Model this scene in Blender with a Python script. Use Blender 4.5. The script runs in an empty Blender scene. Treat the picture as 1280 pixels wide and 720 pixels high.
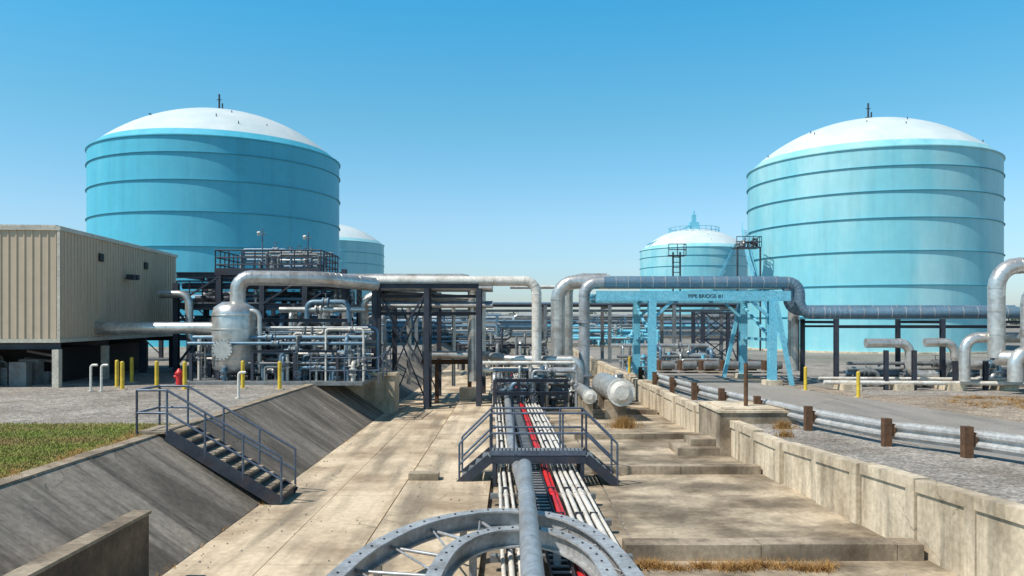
import bpy, math, random
from mathutils import Vector, Matrix
R=random.Random(7)
scene=bpy.context.scene
# ------------------------------------------------------------------ materials
def mat(name,c1,c2=None,scale=1.0,rough=.7,metal=0.0,bump=0.0,stretch=(1,1,1),stain=None,stain_scale=.4,stain_amt=.6,fine=12.0,fine_amt=.25,st_lo=.5,st_hi=.7,vor=None,crack=None,streak=None,streak_amt=.5,stk_lo=.5):
    m=bpy.data.materials.new(name); m.use_nodes=True
    nt=m.node_tree; N=nt.nodes; L=nt.links
    b=N['Principled BSDF']; b.inputs['Roughness'].default_value=rough; b.inputs['Metallic'].default_value=metal
    if c2 is None: c2=tuple(c*.78 for c in c1)
    tc=N.new('ShaderNodeTexCoord'); mp=N.new('ShaderNodeMapping'); mp.inputs['Scale'].default_value=stretch
    L.new(tc.outputs['Object'],mp.inputs['Vector'])
    def noise(s,d=6,src=None):
        n=N.new('ShaderNodeTexNoise'); n.inputs['Scale'].default_value=s; n.inputs['Detail'].default_value=d; n.inputs['Roughness'].default_value=.6
        L.new(mp.outputs[0] if src is None else src,n.inputs['Vector']); return n
    def ramp(n,lo,hi,a=0.0,c=1.0):
        r=N.new('ShaderNodeMapRange'); r.inputs['From Min'].default_value=lo; r.inputs['From Max'].default_value=hi
        r.inputs['To Min'].default_value=a; r.inputs['To Max'].default_value=c
        L.new(n,r.inputs['Value']); return r.outputs[0]
    def mix(f,a,c,mode='MIX'):
        x=N.new('ShaderNodeMix'); x.data_type='RGBA'; x.blend_type=mode
        for sock,v in ((x.inputs[0],f),(x.inputs[6],a),(x.inputs[7],c)):
            if isinstance(v,(int,float)): sock.default_value=v
            elif isinstance(v,tuple): sock.default_value=(*v,1)
            else: L.new(v,sock)
        return x.outputs[2]
    def grey(v):
        cc=N.new('ShaderNodeCombineColor')
        for i in range(3): L.new(v,cc.inputs[i])
        return cc.outputs[0]
    n1=noise(scale)
    col=mix(ramp(n1.outputs[0],.35,.65),tuple(c1),tuple(c2))
    if stain:
        n2=noise(stain_scale,9)
        col=mix(ramp(n2.outputs[0],st_lo,st_hi,0,stain_amt),col,tuple(stain))
    if streak:
        m2=N.new('ShaderNodeMapping'); m2.inputs['Scale'].default_value=streak; m2.inputs['Location'].default_value=(3.3,7.1,1.9)
        L.new(tc.outputs['Object'],m2.inputs['Vector']); n4=noise(1.0,7,m2.outputs[0])
        sc=tuple(c*.28 for c in c1)
        col=mix(ramp(n4.outputs[0],stk_lo,stk_lo+.17,0,streak_amt),col,sc)
    n3=noise(fine,4,tc.outputs['Object'])
    col=mix(1.0,col,grey(ramp(n3.outputs[0],.3,.7,1-fine_amt,1+fine_amt)),'MULTIPLY')
    hsrc=n3.outputs[0]
    if crack:
        dn=noise(1.3,5,tc.outputs['Object']); va=N.new('ShaderNodeMix'); va.data_type='VECTOR'; va.inputs[0].default_value=.35
        L.new(tc.outputs['Object'],va.inputs[4]); L.new(dn.outputs['Color'],va.inputs[5])
        v=N.new('ShaderNodeTexVoronoi'); v.feature='DISTANCE_TO_EDGE'; v.inputs['Scale'].default_value=crack; L.new(va.outputs[1],v.inputs['Vector'])
        msk=noise(.5,3,tc.outputs['Object'])
        cr=mix(ramp(msk.outputs[0],.48,.58),(1.0,1.0,1.0),grey(ramp(v.outputs['Distance'],.0,.007,.55,1.0)))
        col=mix(1.0,col,cr,'MULTIPLY')
    if vor:
        v=N.new('ShaderNodeTexVoronoi'); v.inputs['Scale'].default_value=vor; L.new(tc.outputs['Object'],v.inputs['Vector'])
        bw=N.new('ShaderNodeRGBToBW'); L.new(v.outputs['Color'],bw.inputs[0])
        col=mix(1.0,col,grey(ramp(bw.outputs[0],0.1,.9,.5,1.45)),'MULTIPLY'); hsrc=v.outputs['Distance']
    L.new(col,b.inputs['Base Color'])
    if bump:
        bp=N.new('ShaderNodeBump'); bp.inputs['Strength'].default_value=bump; bp.inputs['Distance'].default_value=.03
        L.new(hsrc,bp.inputs['Height']); L.new(bp.outputs[0],b.inputs['Normal'])
    return m
M={}
M['gravel']=mat('gravel_grey',(.36,.32,.275),(.25,.22,.19),.8,.9,bump=.7,vor=17,stain=(.17,.135,.10),stain_amt=.7,stain_scale=.5,fine=4,fine_amt=.3,st_lo=.45)
M['gravel2']=mat('gravel_tan',(.38,.30,.225),(.28,.22,.16),.4,.95,bump=.5,vor=17,stain=(.18,.13,.075),stain_amt=.7,stain_scale=.25,fine=2,fine_amt=.3,st_lo=.45)
M['dirt']=mat('dry_ground',(.30,.27,.23),(.19,.175,.15),.15,.95,bump=.4,vor=18,stain=(.14,.14,.09),stain_scale=.06,stain_amt=.7,fine=1.5)
M['floor']=mat('trench_concrete',(.71,.565,.39),(.55,.43,.29),.35,.85,bump=.25,stain=(.27,.185,.11),stain_scale=.38,stain_amt=.85,fine=7,fine_amt=.14,st_lo=.46,st_hi=.66,crack=.33,streak=(1.3,.13,1),streak_amt=.75,stk_lo=.47)
M['floor2']=mat('bay_concrete',(.54,.43,.30),(.37,.295,.20),.5,.85,bump=.25,stain=(.125,.09,.055),stain_scale=.5,stain_amt=.95,fine=9,fine_amt=.2,st_lo=.42,st_hi=.62,crack=.4,streak=(.35,.9,1),streak_amt=.7,stk_lo=.47)
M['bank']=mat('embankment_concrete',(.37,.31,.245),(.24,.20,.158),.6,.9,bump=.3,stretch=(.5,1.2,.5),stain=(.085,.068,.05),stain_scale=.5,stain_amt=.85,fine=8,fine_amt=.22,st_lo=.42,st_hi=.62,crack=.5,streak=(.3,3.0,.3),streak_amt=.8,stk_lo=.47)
M['wall']=mat('retaining_concrete',(.74,.61,.44),(.58,.47,.335),.9,.85,bump=.3,stretch=(1,1,.5),stain=(.25,.18,.11),stain_scale=.8,stain_amt=.75,fine=9,fine_amt=.18,st_lo=.5,st_hi=.68,crack=.6,streak=(3,3,.35),streak_amt=.55)
M['curb']=mat('curb_concrete',(.44,.35,.25),(.27,.21,.145),.9,.9,bump=.3,stain=(.1,.07,.045),stain_scale=1.1,stain_amt=.9,fine=9,st_lo=.45,streak=(3,3,.5))
M['dark_strip']=mat('dark_strip_mortar',(.10,.075,.055),(.2,.15,.1),1.5,.9)
M['darkwall']=mat('shaded_stained_concrete',(.17,.115,.07),(.09,.06,.038),.8,.9,bump=.3,stain=(.04,.03,.02),stain_scale=1.2,stain_amt=.7,streak=(3,3,.4))  # dark base carries the shade of the wing wall's face; stains on top
M['road']=mat('asphalt_worn',(.31,.275,.24),(.235,.21,.18),.3,.9,bump=.15,stain=(.38,.33,.265),stain_scale=.3,stain_amt=.6,fine=20,crack=.25,streak=(1.2,.12,1),streak_amt=.35)
M['grass']=mat('grass_ground',(.15,.17,.045),(.24,.17,.07),.35,.95,bump=.6,stain=(.3,.19,.1),stain_scale=.5,stain_amt=.7,fine=9,fine_amt=.4)
M['blade']=mat('grass_blades',(.19,.27,.04),(.29,.28,.06),.3,.9,stain=(.33,.20,.09),stain_scale=.45,stain_amt=.8,st_lo=.5,st_hi=.62)
M['straw']=mat('dry_straw',(.45,.25,.08),(.28,.15,.05),3,.9)
M['tank']=mat('tank_cyan_paint',(.085,.47,.61),(.08,.43,.575),.12,.5,stretch=(1,1,.25),stain=(.17,.55,.65),stain_scale=.2,stain_amt=.45,fine=1.2,fine_amt=.04,streak=(1.2,1.2,.06),streak_amt=.14)
M['tank2']=mat('tank_faded_paint',(.23,.58,.65),(.18,.53,.61),.12,.5,stretch=(1,1,.3),stain=(.42,.68,.70),stain_scale=.13,stain_amt=.75,fine=1.2,fine_amt=.04,st_lo=.42,st_hi=.60,streak=(1.2,1.2,.06),streak_amt=.12)
M['tankring']=mat('tank_ring_paint',(.06,.33,.43),(.05,.28,.38),1,.5)
M['dome']=mat('dome_white_paint',(.66,.71,.70),(.55,.64,.65),.3,.55,stretch=(1,1,1),stain=(.44,.53,.54),stain_scale=.5,stain_amt=.5,fine=2,fine_amt=.05)
M['steel']=mat('dark_painted_steel',(.05,.06,.08),(.03,.035,.05),1.5,.55,metal=.2,stain=(.12,.06,.035),stain_scale=2,stain_amt=.3)
M['rail']=mat('grey_handrail_paint',(.13,.16,.21),(.09,.11,.15),2,.45,metal=.3)
M['silver']=mat('aluminium_jacket',(.68,.66,.62),(.52,.50,.47),1.2,.33,metal=.6,bump=.12,stain=(.28,.22,.17),stain_scale=1.6,stain_amt=.6,fine=6,fine_amt=.15)
M['pipegrey']=mat('galvanised_pipe',(.47,.48,.49),(.36,.375,.39),1.5,.4,metal=.4,stain=(.22,.185,.15),stain_scale=1.6,stain_amt=.6,st_lo=.46)
M['framegrey']=mat('weathered_frame_paint',(.50,.50,.49),(.38,.385,.39),1.5,.45,metal=.3,stain=(.2,.155,.11),stain_scale=1.6,stain_amt=.65,st_lo=.46)
M['white']=mat('white_pipe_paint',(.74,.70,.63),(.6,.55,.48),1.5,.5,stain=(.34,.27,.19),stain_scale=2,stain_amt=.6)
M['galv']=mat('galvanised_guardrail',(.58,.57,.55),(.45,.44,.43),1.5,.45,metal=.3,stain=(.28,.24,.2),stain_scale=2,stain_amt=.5)
M['red']=mat('red_pipe_paint',(.68,.03,.03),(.5,.02,.025),2,.45)
M['blue']=mat('blue_steel_paint',(.20,.55,.68),(.15,.48,.62),1,.5,stain=(.35,.55,.6),stain_scale=1.5,stain_amt=.3)
M['bluegrey']=mat('blue_grey_pipe',(.16,.26,.34),(.11,.19,.26),1,.45,metal=.3,stain=(.3,.33,.35),stain_scale=2,stain_amt=.4)
M['yellow']=mat('yellow_paint',(.75,.52,.04),(.6,.4,.03),3,.5,stain=(.3,.2,.08),stain_scale=4,stain_amt=.5)
M['siding']=mat('tan_siding',(.60,.465,.33),(.55,.42,.295),.4,.55,stain=(.42,.31,.21),stain_scale=.6,stain_amt=.4,fine=3,fine_amt=.05,stretch=(1,1,.3),streak=(2.5,2.5,.2),streak_amt=.14)
M['trim']=mat('pale_trim',(.6,.54,.44),None,1,.5)
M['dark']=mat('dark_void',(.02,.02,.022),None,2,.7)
M['wood']=mat('brown_post_wood',(.14,.07,.035),(.08,.04,.02),5,.9,bump=.3)
M['text']=mat('black_lettering',(.02,.02,.02),None,2,.6)
M['machine']=mat('machine_grey',(.25,.26,.26),(.16,.17,.17),1.5,.5,metal=.2,stain=(.1,.08,.06),stain_scale=2)
M['leaf']=mat('tree_foliage',(.06,.085,.045),(.10,.11,.06),.2,.9)
M['bark']=mat('tree_bark',(.08,.06,.04),None,2,.9)
# ------------------------------------------------------------------ geometry
class Part:
    def __init__(s,name,m): s.name=name; s.m=m; s.v=[]; s.f=[]; s.s=[]
class Obj:
    def __init__(s,name,one=False): s.name=name; s.p={}; s.extra=[]
    def P(s,name,m):
        if name not in s.p: s.p[name]=Part(name,M[m] if isinstance(m,str) else m)
        return s.p[name]
    def done(s,origin=None):
        allv=[v for p in s.p.values() for v in p.v]
        if origin is None:
            xs=[v[0] for v in allv]; ys=[v[1] for v in allv]; zs=[v[2] for v in allv]
            origin=((min(xs)+max(xs))/2,(min(ys)+max(ys))/2,min(zs))
        o=Vector(origin); parts=[p for p in s.p.values() if p.v]; objs=[]
        for p in parts:
            me=bpy.data.meshes.new(s.name+'_'+p.name)
            me.from_pydata([(v[0]-o.x,v[1]-o.y,v[2]-o.z) for v in p.v],[],p.f); me.materials.append(p.m)
            me.polygons.foreach_set('use_smooth',p.s); me.update()
            objs.append(bpy.data.objects.new(p.name,me))
        if len(objs)==1 and not s.extra:
            e=objs[0]; e.name=s.name; e.location=o; scene.collection.objects.link(e)
        else:
            e=bpy.data.objects.new(s.name,None); e.location=o; scene.collection.objects.link(e); e.empty_display_size=.3
            for c in objs: scene.collection.objects.link(c); c.parent=e
            for c in s.extra:
                c.parent=e; c.location=c.location-o
        return e
def quads(p,vs,fs,smooth=False):
    b=len(p.v); p.v+= [tuple(v) for v in vs]; p.f+=[tuple(b+i for i in f) for f in fs]; p.s+=[smooth]*len(fs)
BF=[(0,3,2,1),(4,5,6,7),(0,1,5,4),(1,2,6,5),(2,3,7,6),(3,0,4,7)]
def box(p,x0,x1,y0,y1,z0,z1):
    quads(p,[(x0,y0,z0),(x1,y0,z0),(x1,y1,z0),(x0,y1,z0),(x0,y0,z1),(x1,y0,z1),(x1,y1,z1),(x0,y1,z1)],BF)
def frame(d,up=None):
    d=d.normalized()
    up=Vector(up) if up else (Vector((0,0,1)) if abs(d.z)<.95 else Vector((0,1,0)))
    a=d.cross(up).normalized(); b=a.cross(d).normalized(); return a,b
def beam(p,p1,p2,w,h,up=None):
    p1=Vector(p1);p2=Vector(p2); a,b=frame(p2-p1,up); a=a*w/2; b=b*h/2
    quads(p,[p1-a-b,p1+a-b,p1+a+b,p1-a+b,p2-a-b,p2+a-b,p2+a+b,p2-a+b],BF)
def ibeam(p,p1,p2,w,h=None,up=None):
    h=h or w; p1=Vector(p1);p2=Vector(p2); a,b=frame(p2-p1,up); t=w*.12
    beam(p,p1+b*(h/2-t/2),p2+b*(h/2-t/2),w,t,up); beam(p,p1-b*(h/2-t/2),p2-b*(h/2-t/2),w,t,up); beam(p,p1,p2,t,h-2*t,up)
def ring(c,a,b,r,n): return [c+a*(r*math.cos(2*math.pi*i/n))+b*(r*math.sin(2*math.pi*i/n)) for i in range(n)]
def cyl(p,p1,p2,r,r2=None,n=14,caps=True):
    p1=Vector(p1);p2=Vector(p2); r2=r if r2 is None else r2; a,b=frame(p2-p1)
    A=ring(p1,a,b,r,n);B=ring(p2,a,b,r2,n)
    quads(p,A+B,[(i,(i+1)%n,n+(i+1)%n,n+i) for i in range(n)],True)
    if caps: quads(p,A,[tuple(range(n-1,-1,-1))]); quads(p,B,[tuple(range(n))])
def pipe(p,pts,r,bend=None,n=14,bands=0,bandp=None,seg=5):
    pts=[Vector(q) for q in pts]; bend=bend if bend is not None else r*3; path=[pts[0]]
    for i in range(1,len(pts)-1):
        u=(pts[i-1]-pts[i]); w=(pts[i+1]-pts[i]); bd=min(bend,u.length*.49,w.length*.49); u.normalize();w.normalize()
        ang=math.acos(max(-1,min(1,u.dot(w))))
        if ang>3.05: path.append(pts[i]); continue
        A=pts[i]+u*bd;B=pts[i]+w*bd
        bis=(u+w).normalized(); C=pts[i]+bis*(bd/math.cos(ang/2))
        va=A-C; vb=B-C; tot=math.pi-ang
        for k in range(seg+1):
            t=k/seg; path.append(C+(va*math.sin((1-t)*tot)+vb*math.sin(t*tot))/math.sin(tot))
    path.append(pts[-1])
    d=(path[1]-path[0]).normalized(); a,b=frame(d); vs=[]
    for i,c in enumerate(path):
        if i==0: t=path[1]-path[0]
        elif i==len(path)-1: t=path[-1]-path[-2]
        else: t=(path[i+1]-path[i]).normalized()+(path[i]-path[i-1]).normalized()
        t.normalize(); a=(a-t*a.dot(t)).normalized(); b=t.cross(a)
        vs+=ring(c,a,b,r,n)
    m=len(path)
    quads(p,vs,[(j*n+i,j*n+(i+1)%n,(j+1)*n+(i+1)%n,(j+1)*n+i) for j in range(m-1) for i in range(n)],True)
    quads(p,vs[:n],[tuple(range(n-1,-1,-1))]); quads(p,vs[-n:],[tuple(range(n))])
    if bands:
        bp=bandp or p
        for i in range(m-1):
            s=path[i+1]-path[i]; Ls=s.length
            if Ls<bands*.8: 
                if r>.2 and i>0: c=path[i]; cyl(bp,c-s.normalized()*.012,c+s.normalized()*.012,r*1.03,n=n)
                continue
            k=int(Ls/bands); s.normalize()
            for q in range(k+1):
                c=path[i]+s*(Ls*(q+.02)/(k+.04)); cyl(bp,c-s*.02,c+s*.02,r*1.05,n=n)
def flange(p,c,d,r): 
    c=Vector(c);d=Vector(d).normalized(); cyl(p,c-d*.035,c+d*.035,r,n=14)
def wheel(p,c,d,r):
    c=Vector(c); d=Vector(d).normalized(); a,b=frame(d); pts=ring(c,a,b,r,10)
    for i in range(10): cyl(p,pts[i],pts[(i+1)%10],r*.09,n=5,caps=False)
    for i in (0,3,6): cyl(p,c,pts[i],r*.07,n=4,caps=False)
def railing(p,pts,h=1.07,sp=1.5,r=.022,mid=(.5,),toe=None):
    pts=[Vector(q) for q in pts]; up=Vector((0,0,1))
    for k in [1.0]+list(mid):
        for i in range(len(pts)-1): cyl(p,pts[i]+up*h*k,pts[i+1]+up*h*k,r,n=8)
    for i in range(len(pts)-1):
        s=pts[i+1]-pts[i]; m=max(1,int(s.length/sp+.5))
        for q in range(m+(1 if i==len(pts)-2 else 0)):
            c=pts[i]+s*q/m; cyl(p,c,c+up*h,r,n=8)
        if toe: beam(toe,pts[i]+up*.05,pts[i+1]+up*.05,.01,.1)
def lathe(p,prof,cx,cy,n=96,smooth=True):
    vs=[];m=len(prof)
    for r,z in prof:
        for i in range(n): t=2*math.pi*i/n; vs.append((cx+r*math.cos(t),cy+r*math.sin(t),z))
    quads(p,vs,[(j*n+i,j*n+(i+1)%n,(j+1)*n+(i+1)%n,(j+1)*n+i) for j in range(m-1) for i in range(n)],smooth)
def poly(p,pts,z):
    quads(p,[(x,y,z) for x,y in pts],[tuple(range(len(pts)))])
# ------------------------------------------------------------------ terrain
def wx(y):
    K=[(-60,7.9),(9,7.65),(16,7.25),(21.5,6.95),(38,6.6),(120,6.6)]
    for (a,b),(c,d) in zip(K,K[1:]):
        if a<=y<=c: return b+(d-b)*(y-a)/(c-a)
    return 6.6
LZ,RZ=1.6,1.05
def rz(y): return RZ+max(0,min(.5,(21-y)*.04))
g=Obj('ground'); p=g.P('ground','dirt')
rows=[]
for y in (-60,8.5,16,21,38,100): rows.append([(-4000,y,LZ-.01),(-8.25,y,LZ-.01),(-5.9,y,-.01),(wx(y)+.05,y,-.01),(wx(y)+.06,y,rz(y)-.01),(4000,y,rz(y)-.01)])
for y in (101,4500): rows.append([(-4000,y,1.5),(-8.25,y,1.5),(-5.9,y,1.3),(6.6,y,1.3),(6.61,y,1.05),(4000,y,1.05)])
vs=[v for r in rows for v in r]
quads(p,vs,[(j*6+i,j*6+i+1,(j+1)*6+i+1,(j+1)*6+i) for j in range(len(rows)-1) for i in range(5)]); g.done((0,0,0))
g=Obj('gravel_yard'); poly(g.P('gravel_yard','gravel'),[(-90,20.8),(-8.3,20.8),(-8.3,70),(-90,70)],LZ+.004); g.done((0,0,0))
g=Obj('grass_lawn'); poly(g.P('soil','grass'),[(-60,-5),(-8.3,-5),(-8.3,20.8),(-60,20.8)],LZ+.004)
p=g.P('blades','blade')
for i in range(60000):
    y=5+15.9*R.random()**.8; x=-8.35-R.random()**1.1*(y*.64-7.0 if y>12 else 1.5); 
    if x<-8.35-max(1,(y*.66-7)): continue
    if y>20.5 and R.random()<.5: continue
    if x>-8.9 and R.random()<.6: continue
    h=R.uniform(.02,.065); a=R.uniform(0,6.28); w=.012; dx=math.cos(a)*w; dy=math.sin(a)*w; lx=R.uniform(-.05,.05); ly=R.uniform(-.05,.05)
    quads(p,[(x-dx,y-dy,LZ),(x+dx,y+dy,LZ),(x+lx,y+ly,LZ+h)],[(0,1,2)])
g.done((0,0,0))
def stripsheet(name,m,rows,dz):
    g=Obj(name); p=g.P(name,m); n=len(rows)
    quads(p,[(a,y,rz(y)+dz) for y,a,b in rows]+[(b,y,rz(y)+dz) for y,a,b in rows],[(i,n+i,n+i+1,i+1) for i in range(n-1)]); g.done((0,0,0))
stripsheet('road','road',[(4,13,21.2),(8.5,12.3,20),(16,11.1,18.3),(21,10.3,17),(24,9.7,16.3),(31,8.4,14.9),(38,7.4,13.4),(50,7,11.6),(70,6.9,9.5),(95,6.8,8)],.014)
stripsheet('road_shoulder','gravel',[(y,wx(y)+.3,wx(y)+5.2) for y in (-20,8.5,16,21,30)]+[(38,7,9),(60,6.9,7.2)],.005)
g=Obj('gravel_pad'); p=g.P('gravel_pad','gravel2'); quads(p,[(12,21.1,RZ+.001),(70,21.1,RZ+.001),(70,60,RZ+.001),(9,60,RZ+.001)],[(0,1,2,3)]); g.done((0,0,0))
g=Obj('gravel_bed'); poly(g.P('gravel_bed','gravel'),[(15.5,34.5),(60,30),(80,60),(12,60)],RZ+.009); g.done((0,0,0))
# trench floor
g=Obj('trench_floor_pavement')
p=g.P('lane_slabs','floor'); y=-8; 
while y<98:
    L=5.5; box(p,-5.88,-4.35,y,y+L-.02,-.05,.012+R.uniform(0,.008)); box(p,-4.33,-2.80,y,y+L-.02,-.05,.012+R.uniform(0,.008)); y+=L
box(g.P('dark_strip','dark_strip'),-2.79,-2.69,-8,98,-.05,.006)  # dark strip that darkens the line beside the raised slabs
p=g.P('raised_slabs','floor'); y=-8+2
while y<98:
    L=7; box(p,-2.68,-.55,y,y+L-.03,-.05,.16+R.uniform(0,.01)); y+=L
p=g.P('pipe_bed','floor2'); box(p,-.54,2.3,-8,98,-.05,.03)
bays=[-4,5,14.4,22.2,28.6,36,45,58,75,98]
p=g.P('bay_slabs','floor2')
for a,b in zip(bays,bays[1:]):
    quads(p,[(2.33,a+.02,.05),(wx(a)+.03,a+.02,.05),(wx(b)+.03,b-.02,.05),(2.33,b-.02,.05)],[(0,1,2,3)])
g.done((0,0,0))
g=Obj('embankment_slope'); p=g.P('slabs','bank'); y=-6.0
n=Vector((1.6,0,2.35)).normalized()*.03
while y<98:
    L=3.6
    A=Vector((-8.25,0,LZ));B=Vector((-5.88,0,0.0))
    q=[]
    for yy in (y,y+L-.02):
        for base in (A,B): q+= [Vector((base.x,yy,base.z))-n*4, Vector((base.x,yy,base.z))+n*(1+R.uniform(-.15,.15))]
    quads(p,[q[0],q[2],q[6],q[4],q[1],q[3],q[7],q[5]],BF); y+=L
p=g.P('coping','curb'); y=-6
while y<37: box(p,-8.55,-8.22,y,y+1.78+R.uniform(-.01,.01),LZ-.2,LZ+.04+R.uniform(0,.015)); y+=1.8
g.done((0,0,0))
g=Obj('concrete_abutment'); p=g.P('body','wall'); box(p,-8.2,-5.4,36.8,38.3,0,1.75); box(p,-8.3,-5.3,36.7,38.36,1.75,1.87); g.done()
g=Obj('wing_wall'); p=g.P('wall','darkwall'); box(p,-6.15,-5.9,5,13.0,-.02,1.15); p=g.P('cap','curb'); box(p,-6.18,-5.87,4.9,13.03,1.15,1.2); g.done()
for a,w,h in ((14.1,.45,.34),(22.0,.4,.27),(28.5,.4,.25),(36,.4,.25),(45,.4,.25),(58,.4,.25)):
    g=Obj('cross_curb'); p=g.P('cross_curb','curb'); x=2.0+ (0.25 if a>20 else 0)
    while x<wx(a)-.05:
        x2=min(x+2.4,wx(a)-.08); box(p,x,x2-.015,a,a+w,.0,h+R.uniform(-.01,.01)); x=x2+.0001
        if wx(a)-.08-x<.1: break
    g.done()
g=Obj('concrete_kerb_block'); p=g.P('b','curb'); box(p,-2.67,-1.9,20.6,21.0,.1,.34); g.done()
# retaining wall: framed precast panels
g=Obj('retaining_wall'); p=g.P('panels','wall'); c=g.P('ribs','wall'); jn=g.P('joints','dark_strip')
y=2.0; idx=0
while y<97:
    L=R.choice((1.45,1.75,2.05)); a=Vector((wx(y),y,0)); b=Vector((wx(y+L-.045),y+L-.045,0)); off=R.uniform(-.04,.05)
    d=(b-a).normalized(); nrm=Vector((d.y,-d.x,0)); zz=Vector((0,0,1))
    ha=rz(y)+.1; hb=rz(y+L)+.1; j=R.uniform(-.03,.035)
    def slab(pp,o,t,za,zb,ha,hb,a=a,b=b):
        q=[]
        for (pt,z0,z1) in ((a,za,ha),(b,zb,hb)):
            q+=[pt+nrm*(o)+zz*z0,pt+nrm*(o+t)+zz*z0,pt+nrm*(o+t)+zz*z1,pt+nrm*(o)+zz*z1]
        quads(pp,q,BF)
    slab(p,-off,.26,0,0,ha+j,hb+j)
    slab(c,-off-.045,.04,ha+j-.22,hb+j-.22,ha+j-.004,hb+j-.004)
    bb=a+d*.28; slab(c,-off-.045,.04,.06,.06,ha+j-.225,ha+j-.225,a,bb)
    slab(jn,.1,.2,0,0,ha-.12,ha-.12,b,b+d*.045)
    y+=L; idx+=1
g.done((0,0,0))
g=Obj('concrete_junction_box'); p=g.P('walls','curb'); box(p,6.5,8.9,25,25.25,0,1.4);box(p,6.5,6.75,25.26,27.6,0,1.4);box(p,8.65,8.9,25.26,27.6,0,1.4);box(p,6.5,8.9,27.61,27.85,0,1.4)
p=g.P('lid','wall'); box(p,6.45,8.95,24.95,27.9,1.4,1.47); box(p,6.7,8.6,25.2,27.6,1.48,1.51); g.done()
g=Obj('concrete_step'); p=g.P('s','curb'); box(p,5.2,6.49,25.05,26.6,.05,.28); box(p,5.7,6.49,25.5,26.55,.285,.5); g.done()
g=Obj('loose_stones'); p=g.P('loose_stones','gravel')
for k in range(420):
    t=R.random()
    if t<.2: x=-5.75+abs(R.gauss(0,.25)); z=.03
    elif t<.5: x=R.uniform(-2.6,-.6); z=.18
    elif t<.85: x=R.uniform(2.4,6.8); z=.06
    else: x=R.uniform(-5.5,-2.9); z=.03
    y=R.uniform(10.5,34); s=R.uniform(.006,.022)
    quads(p,[(x-s,y-s,z-.01),(x+s,y-s*.7,z-.01),(x+s*.8,y+s,z-.01),(x-s,y+s,z-.01),(x,y,z+s*.9)],[(0,1,4),(1,2,4),(2,3,4),(3,0,4)])
g.done((0,0,0))
# ------------------------------------------------------------------ guard rail
G=[(12.6,8),(11.3,14),(10.35,18.2),(9.55,20.4),(8.7,23.5),(8.15,26.6),(7.75,29.6),(7.4,32.5),(7.1,35.5),(6.95,39),(6.9,43)]
g=Obj('guard_rail'); pw=g.P('posts','wood'); pr=g.P('w_beam','galv')
for x,y in G: 
    z=rz(y); box(pw,x-.1,x+.1,y-.1,y+.1,z-.1,z+.72); box(pw,x+.101,x+.2,y-.07,y+.07,z+.28,z+.58)
prof=[(0,.0),(.0,.04),(-.09,.09),(-.09,.15),(0,.21),(0,.26),(-.09,.32),(-.09,.38),(0,.43),(0,.47)]
fine=[]
for (x0,y0),(x1,y1) in zip(G,G[1:]):
    for k in range(6): fine.append((x0+(x1-x0)*k/6,y0+(y1-y0)*k/6))
fine.append(G[-1]); vs=[]
for i,(x,y) in enumerate(fine):
    for o,z in prof: vs.append((x+.24+o,y,rz(y)+.17+z))
m=len(prof); quads(pr,vs,[(i*m+j,(i+1)*m+j,(i+1)*m+j+1,i*m+j+1) for i in range(len(fine)-1) for j in range(m-1)])
g.done()
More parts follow.
